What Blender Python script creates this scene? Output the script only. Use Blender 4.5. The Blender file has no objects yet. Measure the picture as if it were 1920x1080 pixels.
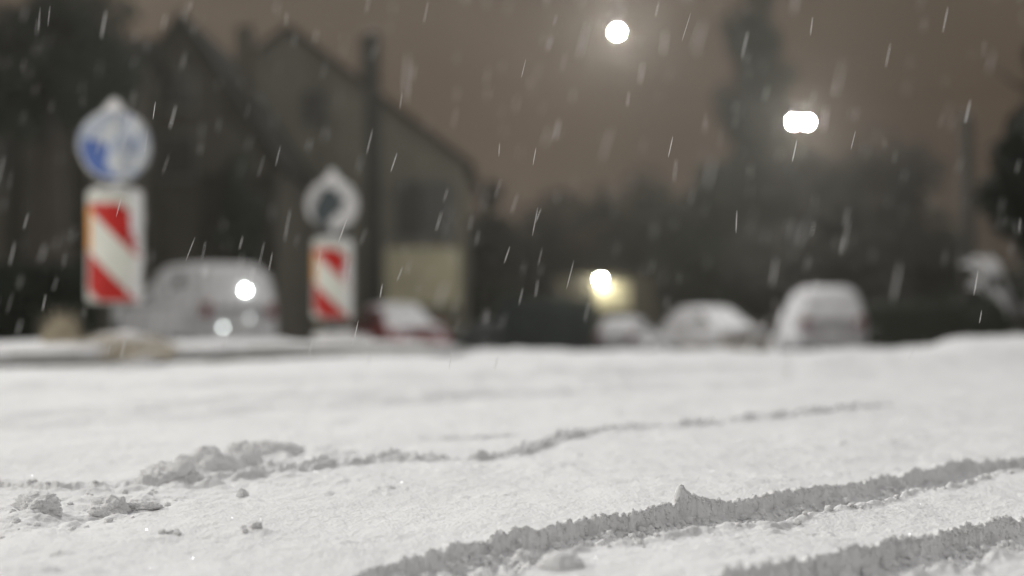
import bpy, bmesh, math, random
import numpy as np
from mathutils import Vector, Matrix, noise as mnoise
random.seed(7)
rng = np.random.default_rng(11)
S = bpy.context.scene
C = S.collection
PI = math.pi
CAM_H, FPX = 0.33, 2667.0          # camera height (m); 50 mm lens on 36 mm film, 1920 px wide photograph

# ------------------------------------------------------------------ helpers
def gx(px, D): return (px - 960.0) / FPX * D               # where things stand, from the survey of the photograph
def gz(py, D): return CAM_H + (590.0 - py) / FPX * D
def ground_z(y):                                           # the street falls away beyond the crest
    if y < 10.5: return 0.0
    if y < 15.0: return -0.030 * (y - 10.5) ** 2 / 9.0
    return max(-0.0675 - 0.030 * (y - 15.0), -2.6)

def mat(name, col, rough=0.7, var=0.0, scale=6.0, bump=0.0, bscale=40.0, metal=0.0, coat=0.0, col2=None, emit=None, spec=0.4, sss=0.0):
    m = bpy.data.materials.new(name); m.use_nodes = True
    nt = m.node_tree; b = nt.nodes['Principled BSDF']
    b.inputs['Roughness'].default_value = rough; b.inputs['Metallic'].default_value = metal
    b.inputs['Specular IOR Level'].default_value = spec
    b.inputs['Base Color'].default_value = (*col, 1)
    if coat: b.inputs['Coat Weight'].default_value = coat
    tc = nt.nodes.new('ShaderNodeTexCoord')
    if var or col2:
        n = nt.nodes.new('ShaderNodeTexNoise'); n.inputs['Scale'].default_value = scale; n.inputs['Detail'].default_value = 6
        r = nt.nodes.new('ShaderNodeValToRGB')
        c2 = col2 if col2 else tuple(c * (1 - var) for c in col)
        c1 = col if col2 else tuple(min(1, c * (1 + var)) for c in col)
        r.color_ramp.elements[0].position = .36; r.color_ramp.elements[0].color = (*c2, 1)
        r.color_ramp.elements[1].position = .64; r.color_ramp.elements[1].color = (*c1, 1)
        nt.links.new(tc.outputs['Object'], n.inputs['Vector']); nt.links.new(n.outputs['Fac'], r.inputs['Fac'])
        nt.links.new(r.outputs['Color'], b.inputs['Base Color'])
    if bump:
        n2 = nt.nodes.new('ShaderNodeTexNoise'); n2.inputs['Scale'].default_value = bscale; n2.inputs['Detail'].default_value = 5
        bp = nt.nodes.new('ShaderNodeBump'); bp.inputs['Strength'].default_value = bump; bp.inputs['Distance'].default_value = .01
        nt.links.new(tc.outputs['Object'], n2.inputs['Vector']); nt.links.new(n2.outputs['Fac'], bp.inputs['Height'])
        nt.links.new(bp.outputs['Normal'], b.inputs['Normal'])
    if emit:
        b.inputs['Emission Color'].default_value = (*emit[0], 1); b.inputs['Emission Strength'].default_value = emit[1]
    if sss:
        b.inputs['Subsurface Weight'].default_value = sss
        b.inputs['Subsurface Radius'].default_value = (1.0, 1.0, 1.0)
        b.inputs['Subsurface Scale'].default_value = .006
    return m

M = dict(
    snow=mat('snow', (.85, .85, .855), .75, var=.03, scale=3, bump=.35, bscale=220, spec=.3, sss=.3),
    snow_soft=mat('snow_on_things', (.80, .795, .80), .8, var=.04, scale=8, bump=.5, bscale=30, spec=.2),
    white=mat('white_sheeting', (.72, .73, .66), .45, var=.05, scale=9),
    red=mat('red_sheeting', (.47, .016, .012), .4, var=.12, scale=9),
    blue=mat('blue_sheeting', (.10, .17, .44), .4, var=.15, scale=12),
    slate=mat('slate_grey_sheeting', (.055, .07, .075), .5, var=.2, scale=10),
    orange=mat('orange_strip', (.95, .42, .10), .35),
    galv=mat('galvanised_steel', (.35, .36, .36), .45, metal=.8, var=.1),
    black=mat('black_rubber', (.02, .02, .02), .8, var=.2),
    rim=mat('wheel_alloy', (.35, .35, .36), .35, metal=.9),
    glass=mat('dark_car_glass', (.03, .035, .04), .08, spec=.6),
    lampclear=mat('clear_lamp_glass', (.55, .57, .6), .1, spec=.6),
    lampred=mat('red_lamp_glass', (.12, .015, .015), .2),
    plate=mat('number_plate_white', (.6, .6, .58), .4),
    kerb=mat('kerb_concrete', (.26, .265, .22), .85, var=.25, scale=14, bump=.4),
    roof=mat('dark_roof_tiles', (.022, .022, .018), .95, var=.3, scale=5, bump=.5, bscale=12, spec=.03),
    plaster=mat('brown_plaster', (.062, .056, .042), .9, var=.12, scale=1.2, bump=.3),
    faint=mat('pale_brown_plaster', (.19, .15, .115), .9, var=.1, scale=.8),
    greyplaster=mat('grey_green_plaster', (.125, .12, .09), .9, var=.12, scale=1.0, bump=.3),
    lit_wall=mat('painted_lit_plaster', (.42, .385, .26), .9, var=.08, scale=1.5),  # lit stretches of wall: brightness painted into the plaster colour
    darkwood=mat('dark_timber', (.03, .028, .022), .9, spec=.05, var=.3, scale=7),
    wood=mat('weathered_pole_wood', (.02, .019, .015), .9, var=.3, scale=5, bump=.5),
    frame=mat('painted_window_frame', (.12, .115, .10), .6, var=.05),
    pane=mat('unlit_window_glass', (.035, .034, .03), .3),
    bark=mat('tree_bark', (.05, .043, .035), .9, var=.3, scale=12, bump=.6),
    leaf=mat('dark_evergreen_leaves', (.035, .042, .026), .8, col2=(.02, .026, .017), scale=2.5),
    leaf_r=mat('dark_brownish_twigs', (.045, .042, .034), .85, col2=(.025, .025, .02), scale=2),
    leaf_d=mat('spruce_needles', (.018, .028, .018), .85, col2=(.008, .013, .008), scale=3),
    hedge=mat('teal_green_hedge_leaves', (.035, .052, .05), .8, col2=(.018, .03, .03), scale=3),
    straw=mat('dry_winter_grass', (.52, .46, .35), .8, var=.25, scale=20),
    lamp_house=mat('lamp_housing_grey', (.05, .05, .052), .6),
    soot=mat('black_lamp_paint', (.008, .008, .008), .9, spec=.05),
    car_snow=mat('older_snow_on_cars', (.60, .595, .60), .8, var=.12, scale=3, bump=.5, bscale=20),
    pole=mat('dark_painted_pole', (.03, .03, .028), .7, var=.2),
    snow_thin=mat('thin_wet_snow', (.34, .40, .52), .6, col2=(.64, .66, .66), scale=9, bump=.4, bscale=40),
)
def emis(name, col, strength):
    m = bpy.data.materials.new(name); m.use_nodes = True; nt = m.node_tree
    nt.nodes.remove(nt.nodes['Principled BSDF'])
    e = nt.nodes.new('ShaderNodeEmission'); e.inputs[0].default_value = (*col, 1); e.inputs[1].default_value = strength
    nt.links.new(e.outputs[0], nt.nodes['Material Output'].inputs[0]); return m

def link(name, me, m=None, parent=None, smooth=True):
    if smooth and len(me.polygons): me.polygons.foreach_set('use_smooth', [True] * len(me.polygons))
    o = bpy.data.objects.new(name, me); C.objects.link(o)
    if m: me.materials.append(m)
    if parent: o.parent = parent
    return o
def tag(o, label=None, cat=None, group=None, kind=None):
    if label: o['label'] = label
    if cat: o['category'] = cat
    if group: o['group'] = group
    if kind: o['kind'] = kind
    return o
def empty(name, loc, rz=0, label=None, cat=None, group=None):
    o = bpy.data.objects.new(name, None); C.objects.link(o); o.location = loc; o.rotation_euler = (0, 0, rz)
    return tag(o, label, cat, group)

class MB:
    def __init__(s): s.v = []; s.f = []
    def add(s, vs, fs):
        k = len(s.v); s.v += [tuple(p) for p in vs]; s.f += [tuple(i + k for i in f) for f in fs]; return s
    def box(s, a, b):
        x0, y0, z0 = a; x1, y1, z1 = b
        return s.add([(x0,y0,z0),(x1,y0,z0),(x1,y1,z0),(x0,y1,z0),(x0,y0,z1),(x1,y0,z1),(x1,y1,z1),(x0,y1,z1)],
                     [(3,2,1,0),(4,5,6,7),(0,1,5,4),(1,2,6,5),(2,3,7,6),(3,0,4,7)])
    def tube(s, pts, rad, n=10):
        pts = [Vector(p) for p in pts]; rad = rad if isinstance(rad, (list, tuple)) else [rad] * len(pts)
        vs = []; fs = []
        for i, p in enumerate(pts):
            d = (pts[min(i + 1, len(pts) - 1)] - pts[max(i - 1, 0)]).normalized()
            a = d.orthogonal().normalized() if abs(d.z) > .99 else d.cross(Vector((0, 0, 1))).normalized()
            b = d.cross(a)
            for k in range(n):
                t = 2 * PI * k / n; vs.append(p + (a * math.cos(t) + b * math.sin(t)) * rad[i])
        for i in range(len(pts) - 1):
            for k in range(n):
                fs.append((i*n+k, i*n+(k+1) % n, (i+1)*n+(k+1) % n, (i+1)*n+k))
        fs.append(tuple(range(n - 1, -1, -1))); fs.append(tuple((len(pts)-1)*n + k for k in range(n)))
        return s.add(vs, fs)
    def prism(s, poly, y0, y1):                            # poly in x,z pushed along y
        n = len(poly)
        return s.add([(x, y0, z) for x, z in poly] + [(x, y1, z) for x, z in poly],
                     [tuple(range(n)), tuple(range(2*n-1, n-1, -1))] + [(i, i+n, (i+1) % n + n, (i+1) % n) for i in range(n)])
    def build(s, name, m, parent=None, smooth=False, bevel=0):
        me = bpy.data.meshes.new(name); me.from_pydata(s.v, [], s.f)
        bm = bmesh.new(); bm.from_mesh(me); bmesh.ops.recalc_face_normals(bm, faces=bm.faces)
        if bevel: bmesh.ops.bevel(bm, geom=bm.edges[:], offset=bevel, segments=2, affect='EDGES', profile=.5)
        bm.to_mesh(me); bm.free()
        return link(name, me, m, parent, smooth)

# ---- numpy gradient noise
_perm = rng.permutation(4096)
_ang = rng.random(4096) * 2 * PI
_gx, _gy = np.cos(_ang), np.sin(_ang)
def pn(x, y):
    xi = np.floor(x).astype(np.int64); yi = np.floor(y).astype(np.int64); fx = x - xi; fy = y - yi
    def g(ix, iy, dx, dy):
        h = _perm[(_perm[ix & 4095] + iy) & 4095]; return _gx[h] * dx + _gy[h] * dy
    u = fx*fx*fx*(fx*(fx*6-15)+10); v = fy*fy*fy*(fy*(fy*6-15)+10)
    a = g(xi, yi, fx, fy); b = g(xi+1, yi, fx-1, fy); c = g(xi, yi+1, fx, fy-1); d = g(xi+1, yi+1, fx-1, fy-1)
    return (a + u*(b-a)) * (1-v) + (c + u*(d-c)) * v
def fbm(x, y, o=4, gain=.5):
    r = 0; a = 1.0
    for i in range(o):
        r = r + a * pn(x * 2**i + 17.3*i, y * 2**i + 5.1*i); a *= gain
    return r
def billow(x, y, o=3):
    r = 0; a = 1.0
    for i in range(o):
        r = r + a * (1 - np.abs(pn(x * 2**i + 7.7*i, y * 2**i - 3.3*i)) * 2.6); a *= .5
    return r / 1.75
def sstep(a, b, x):
    t = np.clip((x - a) / (b - a), 0, 1); return t*t*(3-2*t)

# ------------------------------------------------------------------ snow-covered street
def g_of(pts):                                             # pixels of the rim -> ground x, y
    out = []
    for px, py in pts:
        d = CAM_H * FPX / (py - 590.0); out.append(((px - 960.0) / FPX * d, d))
    return np.array(sorted(out))
R1 = g_of([(560,1105),(655,1077),(720,1052),(804,1033),(903,1012),(1001,1000),(1092,981),(1183,972),(1275,956),(1402,944),(1475,930),(1534,921),(1585,915),(1650,896),(1730,885),(1796,866),(1913,862)])
R2 = g_of([(1340,1105),(1439,1080),(1475,1068),(1548,1054),(1603,1036),(1676,1014),(1723,1012),(1767,994),(1832,990),(1913,975)])
R3 = g_of([(0,905),(110,912),(230,905),(330,900),(420,895),(560,880),(640,868),(700,861),(830,857),(960,848),(1050,824),(1120,811),(1300,797),(1480,777),(1560,768),(1650,760)])
R4 = g_of([(800,822),(880,821),(960,816)])
def rim_y(R, x):
    y = np.interp(x, R[:, 0], R[:, 1])
    s0 = (R[1,1]-R[0,1])/(R[1,0]-R[0,0]) if len(R) > 4 else 0.3
    y = np.where(x < R[0,0], R[0,1] + (x - R[0,0]) * 1.0, y)
    return np.where(x > R[-1,0], R[-1,1] + (x - R[-1,0]) * 1.05, y)

def street_height(x, y):
    z = np.zeros_like(x)
    z = np.where(y > 10.5, -0.030 * (y - 10.5)**2 / 9.0, z)
    z = np.where(y > 15.0, np.maximum(-0.0675 - .030 * (y - 15.0), -2.6), z)
    near = np.clip(y / 2.5, .6, 3.0)
    z = z + .030 * fbm(x*.55+3.1, y*.45, 3) * sstep(2.0, 7.0, y) * (1 - .6*sstep(14, 20, y))
    z = z + .015 * fbm(x*2.1, y*1.7, 3)
    z = z + .0045 * fbm(x*9, y*7, 3) + .0045*np.maximum(fbm(x*14+50, y*14, 3)-.22, 0)*sstep(-.1,.4,fbm(x*2+8,y*2,2))*3
    fine = 1 - sstep(6, 12, y)
    z = z + fine * (.0022 * fbm(x*40, y*40, 3) + .0012 * fbm(x*150, y*150, 2))
    u = x / np.maximum(y, .5)
    z = z + .15 * sstep(.26, .33, u) * np.exp(-((y-12.5)/2.2)**2) + .03*np.exp(-((u-.02)/.03)**2)*np.exp(-((y-13.4)/.7)**2)
    z = z + .07 * np.maximum(fbm(x*1.3+9, y*1.3, 4), 0) * np.exp(-((y-13.5)/1.6)**2)
    # churned snow by the clods at left, and crumbs along rim 3
    ch = np.zeros_like(x)
    for px, py, sx, sy, a in ((60,985,.10,.10,1),(150,960,.14,.10,1.0),(300,905,.16,.10,1.0),(230,935,.2,.08,1.0),(420,880,.12,.20,1.1),(500,860,.14,.2,1.0),(620,850,.12,.2,.5),(470,1002,.03,.03,.9),(330,1005,.02,.02,.8),(780,850,.2,.2,.35),(1260,905,.10,.08,.3),(1060,880,.12,.12,.4),(1800,860,.14,.14,.5)):
        d = CAM_H * FPX / (py - 590.0); cx = (px - 960)/FPX*d
        ch = ch + a * np.exp(-((x-cx)/sx)**2 - ((y-d)/sy)**2)
    ch = np.clip(ch, 0, 1.3)
    z = z + ch * .020 * (fbm(x*8+2, y*8, 4) + .45*np.maximum(fbm(x*22+4, y*22, 3), -.1))
    # broad shallow old tracks across the middle
    for (pa, dep, wd, ph) in (([(-300,820),(500,768),(1000,738),(1600,708),(2200,690)], .022, .16, 3), ([(-300,752),(500,722),(1100,700),(1800,682),(2200,676)], .03, .22, 8), ([(-300,795),(600,745),(1200,716),(2200,684)], .015, .12, 5)):
        Rg = g_of(pa); sd = (rim_y(Rg, x) - y)*.8 + .06*fbm(x*1.6+ph, y*1.2, 3)
        z = z - dep*np.exp(-(sd/wd)**2) + dep*.7*np.exp(-((sd+wd*1.9)/(wd*.8))**2)*(1+1.2*fbm(x*3+ph, y*3, 3))
    z = z + .012*np.maximum(fbm(x*4.5+11, y*3.5, 3)-.05, 0)*sstep(3, 5, y)
    # ruts
    wj = .006*fbm(x*18, y*9, 3) + .0045*fbm(x*70, y*40, 3) + .0016*fbm(x*230, y*90, 2)
    def rut(z, R, w, depth, x0, x1, rough=.005, lip=.005, far_steep=.010, near_steep=.02, k=.72, w_talus=True):
        s = (rim_y(R, x) - y) * k + wj
        on = sstep(x0[0], x0[1], x) * (1 - sstep(x1[0], x1[1], x))
        tal = .62 + .38*sstep(.012, .012+.045, s + .02*fbm(x*18+7, y*10, 3)) if w_talus else 1.0
        prof = sstep(0, far_steep, s) * tal * (1 - sstep(w - near_steep, w, s + 1.2*wj))
        fl = rough * (fbm(x*34+1, y*34, 3)) * 1.3 + .55*rough*fbm(x*110, y*110, 2)
        z = z * (1 - .4*prof*on) + on * prof * (-depth + fl)
        z = z + on * lip * np.exp(-((s + .006)/.014)**2) * (.7 + .9*fbm(x*9+5, y*5, 2) + .7*fbm(x*34+5, y*8, 2) + 1.1*fbm(x*95, y*20, 2))
        z = z + on * lip * .8 * np.exp(-((s - w - .004)/.012)**2) * (1 + 2*fbm(x*20, y*20, 2))
        return z
    z = rut(z, R1, .17 + .11*(1 - sstep(-.12, .12, x)), .039*(.6 + .4*sstep(-.25, .1, x)), (-9, -8), (8, 9), rough=.014, lip=.007)
    z = rut(z, R2, .16, .041, (-9, -8), (8, 9), rough=.014, lip=.009)
    brk = .35 + .9*sstep(-.25, .2, fbm(x*3.1+2, x*0+.5, 3))
    z = rut(z, R3, .06, .016*brk, (-1.4, -1.1), (1.30, 1.42), rough=.004, lip=.011*brk*(.3 + .7*sstep(-1.0, -.75, x)), far_steep=.02, near_steep=.04, k=.72, w_talus=False)
    z = rut(z, R4, .05, .008, (-.26, -.20), (-.05, 0.06), rough=.002, lip=.006, far_steep=.03, near_steep=.04, k=.9, w_talus=False)
    # the snow fin standing on the far rim of the main rut
    fx = .285; fy = rim_y(R1, np.array([fx]))[0]
    al = ((x-fx) + (y-fy)) * .707; ac = ((y-fy) - (x-fx)) * .707
    z = z + .030 * np.where(al < 0, np.exp(-(al/.007)**2), np.exp(-np.abs(al/.034)**1.2)) * np.exp(-((ac-.002)/.013)**2)
    return z

def build_street():
    ys = [-6, -4, -2.5, -1.2, -.2, .5, .9, 1.1]
    y = 1.25
    while y < 200:
        ys.append(y)
        if y < 1.55: y += .02
        elif y < 3.5: y += .0036
        elif y < 5.6: y += .0065
        elif y < 16: y += .0075 + (y-5.6)*.0065
        else: y += .3 + (y-16)*.06
    ys = np.array(ys + [200.0])
    ui = np.linspace(-.43, .43, 1060)
    uo = np.array([.435,.445,.46,.48,.505,.535,.57,.61,.66,.72,.79,.88,1.0,1.2,1.5,2.0,3.0,5.0])
    us = np.concatenate([-uo[::-1], ui, uo])
    X = us[None, :] * (np.maximum(ys, .9)[:, None] + .25); Y = np.repeat(ys[:, None], len(us), 1)
    X = np.clip(X, -240, 240) if False else X
    Z = street_height(X, Y)
    # crumbly faces: steep snow is pushed in and out along y
    G = np.abs(np.gradient(Z, axis=0) / np.gradient(Y, axis=0)); st = sstep(.5, 2.0, G) * (Y < 6) * (Y > 1.3)
    Y = Y + st * (.0045 * fbm(X*60, Z*70 + 3, 3) + .002 * fbm(X*200, Z*200, 2))
    n, m = Y.shape
    co = np.stack([X, Y, Z], -1).reshape(-1, 3).astype(np.float32)
    i = (np.arange(n-1)[:, None]*m + np.arange(m-1)[None, :]).reshape(-1)
    q = np.stack([i, i+1, i+1+m, i+m], -1).reshape(-1).astype(np.int32)
    me = bpy.data.meshes.new('snowy_ground'); me.vertices.add(n*m); me.vertices.foreach_set('co', co.reshape(-1))
    nf = len(q)//4; me.loops.add(len(q)); me.loops.foreach_set('vertex_index', q)
    me.polygons.add(nf); me.polygons.foreach_set('loop_start', np.arange(0, nf*4, 4, dtype=np.int32))
    me.update(calc_edges=True); me.polygons.foreach_set('use_smooth', np.ones(nf, dtype=bool))
    o = link('ground', me, M['snow'], smooth=False); tag(o, 'snow covered street with tyre ruts', kind='structure')
build_street()
def sh(x, y): return float(street_height(np.array([float(x)]), np.array([float(y)]))[0])

# ------------------------------------------------------------------ clods, crumbs, ice crystals
def clod_mesh(r, seed, sub=4, squash=(1, 1, .75), rough=.5):
    bm = bmesh.new(); bmesh.ops.create_icosphere(bm, subdivisions=sub, radius=1)
    off = Vector((seed*3.7, seed*1.3, seed*.9))
    for v in bm.verts:
        p = v.co.copy()
        k = 1 + .8*rough*mnoise.fractal(p*1.4+off, .8, 2.1, 3) + .17*rough*mnoise.fractal(p*4.0+off, .8, 2, 2) + (.05*rough*mnoise.fractal(p*13+off, .8, 2, 3) if sub > 3 else 0)
        v.co = Vector((p.x*squash[0], p.y*squash[1], p.z*squash[2])) * r * k
    return bm
def px_ground(px, py):
    d = CAM_H * FPX / (py - 590.0); return (px - 960)/FPX*d, d
CL = [((322,900), .058, (1.15,.7,.62), 'broad dark snow clod at the rut edge below the first beacon'),
      ((283,905), .034, (1,.8,1), 'rounded snow clod left against the broad dark one'),
      ((458,868), .046, (.9,.7,1.0), 'tall split snow clod standing behind the rut, right of the pointed mound'),
      ((515,852), .044, (1.4,.7,.55), 'long low snow clod right of the tall split clod'),
      ((208,950), .031, (1.1,.9,.85), 'lone snow clod in front of the rut at the left'),
      ((268,948), .018, (1.8,.9,.65), 'long pale snow clod lying right of the lone clod'),
      ((392,880), .045, (1.5,.7,.85), 'pointed snow mound between the broad dark clod and the tall split clod'),
      ((75,958), .028, (1.3,.9,.8), 'crumbled snow clod nearest the left edge'),
      ((455,922), .011, (1,.8,1.2), 'small upright snow nub in front of the rut'),
      ((690,864), .018, (1,.8,.9), 'small snow lump on the thin rut in the middle distance'),
      ((1052,1062), .022, (1.3,1.0,.8), 'smooth round snow lump at the near edge of the main rut')]
for i, (p, r, sq, lab) in enumerate(CL):
    x, y = px_ground(*p); bm = clod_mesh(r, i + 2.5, 6, sq, .42 if i != 10 else .2)
    me = bpy.data.meshes.new('snow_clod'); bm.to_mesh(me); bm.free()
    o = link('snow_clod', me, M['snow']); o.location = (x, y, sh(x, y) + r*.10)
    tag(o, lab, 'snow clod', 'snow clods thrown up beside the ruts')
def crumbs():
    V = []; F = []; protos = []
    for s in range(6):
        bm = clod_mesh(1, 40+s, 3, (1, 1, .8), .45); bm.verts.ensure_lookup_table()
        protos.append(([v.co.copy() for v in bm.verts], [tuple(v.index for v in f.verts) for f in bm.faces])); bm.free()
    todo = []
    def put(x, y, r): todo.append((x, y, r))
    def place(x, y, r, z):
        vs, fs = random.choice(protos); k = len(V); a = random.random()*6.28; ca, sa = math.cos(a), math.sin(a)
        for v in vs: V.append((x + (v.x*ca - v.y*sa)*r, y + (v.x*sa + v.y*ca)*r, z + r*.3 + v.z*r))
        for f in fs: F.append(tuple(i+k for i in f))
    for _ in range(2600):
        R, w = random.choice(((R1, .165), (R1, .165), (R2, .155))); x = random.uniform(-.25, 1.6) if R is R1 else random.uniform(.2, 1.2)
        if random.random() < .82: off = random.uniform(.012, .09)
        else: off = random.choice((random.uniform(.02, w/.72), random.gauss(w/.72, .02)))
        put(x, float(rim_y(R, np.array([x]))[0]) - off, random.choice((.0015, .002, .003, .004, .006)) * random.uniform(.7, 1.3))
    for _ in range(3600):                                   # fuzz of small crumbs along the rims
        R, x = random.choice(((R1, random.uniform(-.3, 1.7)), (R2, random.uniform(.2, 1.3))))
        put(x, float(rim_y(R, np.array([x]))[0]) + random.gauss(-.002, .006), random.uniform(.0009, .0028))
    for _ in range(130):
        x = random.uniform(-1.1, 1.2); put(x, float(rim_y(R3, np.array([x]))[0]) + random.gauss(-.01, .02), random.uniform(.003, .007))
    for px, py, sp, n in ((150,960,.08,16),(270,930,.08,18),(470,870,.10,14),(60,985,.06,12),(468,1002,.012,6),(330,1005,.01,4)):
        cx, cy = px_ground(px, py)
        for _ in range(n): put(random.gauss(cx, sp), random.gauss(cy, sp), random.uniform(.002, .007))
    T = np.array(todo); ZZ = street_height(T[:, 0], T[:, 1])
    for (x, y, q), z in zip(todo, ZZ): place(x, y, q, float(z))
    me = bpy.data.meshes.new('snow_crumbs'); me.from_pydata(V, [], F)
    tag(link('snow_crumbs', me, M['snow']), 'loose crumbs of snow scattered in and along the tyre ruts', 'snow crumbs', kind='stuff')
crumbs()
def crystals():
    V = []; F = []
    D_ = [random.uniform(1.8, 4.6) for _ in range(3000)]; X_ = [random.uniform(-.38, .38)*d for d in D_]; Z_ = street_height(np.array(X_), np.array(D_))
    for d, x, zz in zip(D_, X_, Z_):
        z = float(zz) + .0012
        n = Vector((random.gauss(0, .5), random.gauss(-.1, .5), 1)).normalized(); a = n.orthogonal().normalized(); b = n.cross(a)
        r = random.uniform(.0004, .0009); c = Vector((x, d, z)); k = len(V)
        V += [tuple(c + a*r), tuple(c + b*r), tuple(c - a*r), tuple(c - b*r)]; F.append((k, k+1, k+2, k+3))
    me = bpy.data.meshes.new('ice_crystals'); me.from_pydata(V, [], F)
    tag(link('ice_crystals', me, mat('ice_crystal', (.9, .92, .95), .12, metal=1.0), smooth=False), 'tiny ice crystals glinting on the near snow', 'ice crystals', kind='stuff')
crystals()

# ------------------------------------------------------------------ traffic island
def island():
    P = [(-6.5,7.2),(-4.6,7.9),(-3.3,8.7),(-2.3,9.9),(-1.5,10.8),(-.75,11.2),(-.42,11.7),(-.40,12.3),(-.75,13.6),(-1.2,15.4),(-1.9,17.0),(-3.4,17.0),(-5.2,14.4),(-7.4,10.6)]
    # smooth outline
    pts = []
    n = len(P)
    for i in range(n):
        p0, p1, p2, p3 = [Vector(P[(i+k) % n]) for k in (-1, 0, 1, 2)]
        for t in np.linspace(0, 1, 12, endpoint=False):
            pts.append(.5*((2*p1)+(p2-p0)*t+(2*p0-5*p1+4*p2-p3)*t*t+(3*p1-p0-3*p2+p3)*t**3))
    c = Vector((-3.2, 11.6)); root = empty('traffic_island', (0, 0, 0)); tag(root, 'raised traffic island with snow topped kerb', kind='structure')
    kb = MB(); N = len(pts); vs = []; fs = []
    for k, (s, z) in enumerate(((1.0, -.15), (1.0, .075), (.992, .09), (.95, .09))):
        for p in pts:
            q = c + (p - c)*s; vs.append((q.x, q.y, z - .030*max(0, q.y-11.3) + (ground_z(q.y) if k else -.2)))
    for k in range(3):
        for i in range(N): fs.append((k*N+i, k*N+(i+1) % N, (k+1)*N+(i+1) % N, (k+1)*N+i))
    kb.add(vs, fs); kb.build('kerb', M['kerb'], root, True)
    vs = []; fs = []; rings = (1.006, .998, .98, .95, .9, .82, .7, .55, .4, .2, .05)
    for k, s in enumerate(rings):
        for p in pts:
            q = c + (p - c)*s; x, y = q.x, q.y
            e = float(fbm(np.array([x*1.6]), np.array([y*1.6]), 4)[0]); f = float(fbm(np.array([x*6+3]), np.array([y*6]), 3)[0])
            zt = (.085, .115, .135, .145, .15, .15, .15, .15, .15, .15, .15)[k]
            vs.append((x + f*.01, y + f*.01, zt - .035 - .030*max(0, y-10.8) + ground_z(y) + (.045*e + .018*f)*(1 if k else .3) + (.01 if k else -.015 + .012*f)))
    for k in range(len(rings)-1):
        for i in range(N): fs.append((k*N+i, k*N+(i+1) % N, (k+1)*N+(i+1) % N, (k+1)*N+i))
    MB().add(vs, fs).build('snow_cover', M['snow_soft'], root, True)
island()

# ------------------------------------------------------------------ beacons
PW, PH = .205, .845                                           # panel half width, height
def bow(u): return -.055 * (1 - (u/PW)**2)
def sheet(name, m, parent, u0, u1, vlo, vhi, off, nu=24, nv=6, thick=.002):
    vs = []; fs = []
    for i in range(nu+1):
        u = u0 + (u1-u0)*i/nu; a, b = vlo(u), vhi(u)
        for j in range(nv+1): vs.append((u, bow(u) - off, a + max(b-a, 0)*j/nv))
    for i in range(nu):
        for j in range(nv):
            k = i*(nv+1)+j
            fs.append((k, k+nv+1, k+nv+2, k+1))
    o = MB().add(vs, fs).build(name, m, parent, True)
    md = o.modifiers.new('s', 'SOLIDIFY'); md.thickness = thick; md.offset = 0
    return o
def crust(name, parent, ax, bx, az, bz, n, tfun, yfun, m=None):
    """snow sticking to a face: a grid whose thickness comes from tfun; bare where it is negative"""
    vs = []; fs = []; T = {}
    for i in range(n+1):
        for j in range(n+1):
            x = ax+(bx-ax)*i/n; z = az+(bz-az)*j/n; t = tfun(x, z)
            T[i, j] = t; vs.append((x, yfun(x) - max(t, -.004), z))
    for i in range(n):
        for j in range(n):
            if max(T[i,j], T[i+1,j], T[i,j+1], T[i+1,j+1]) > 0:
                k = i*(n+1)+j; fs.append((k, k+n+1, k+n+2, k+1))
    used = sorted({i for f in fs for i in f}); ix = {a: b for b, a in enumerate(used)}
    return MB().add([vs[i] for i in used], [tuple(ix[i] for i in f) for f in fs]).build(name, m or M['snow_soft'], parent, True)
def nz(x, z, s, seed): return mnoise.fractal(Vector((x*s+seed, z*s, seed*.7)), .7, 2.0, 4)

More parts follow.
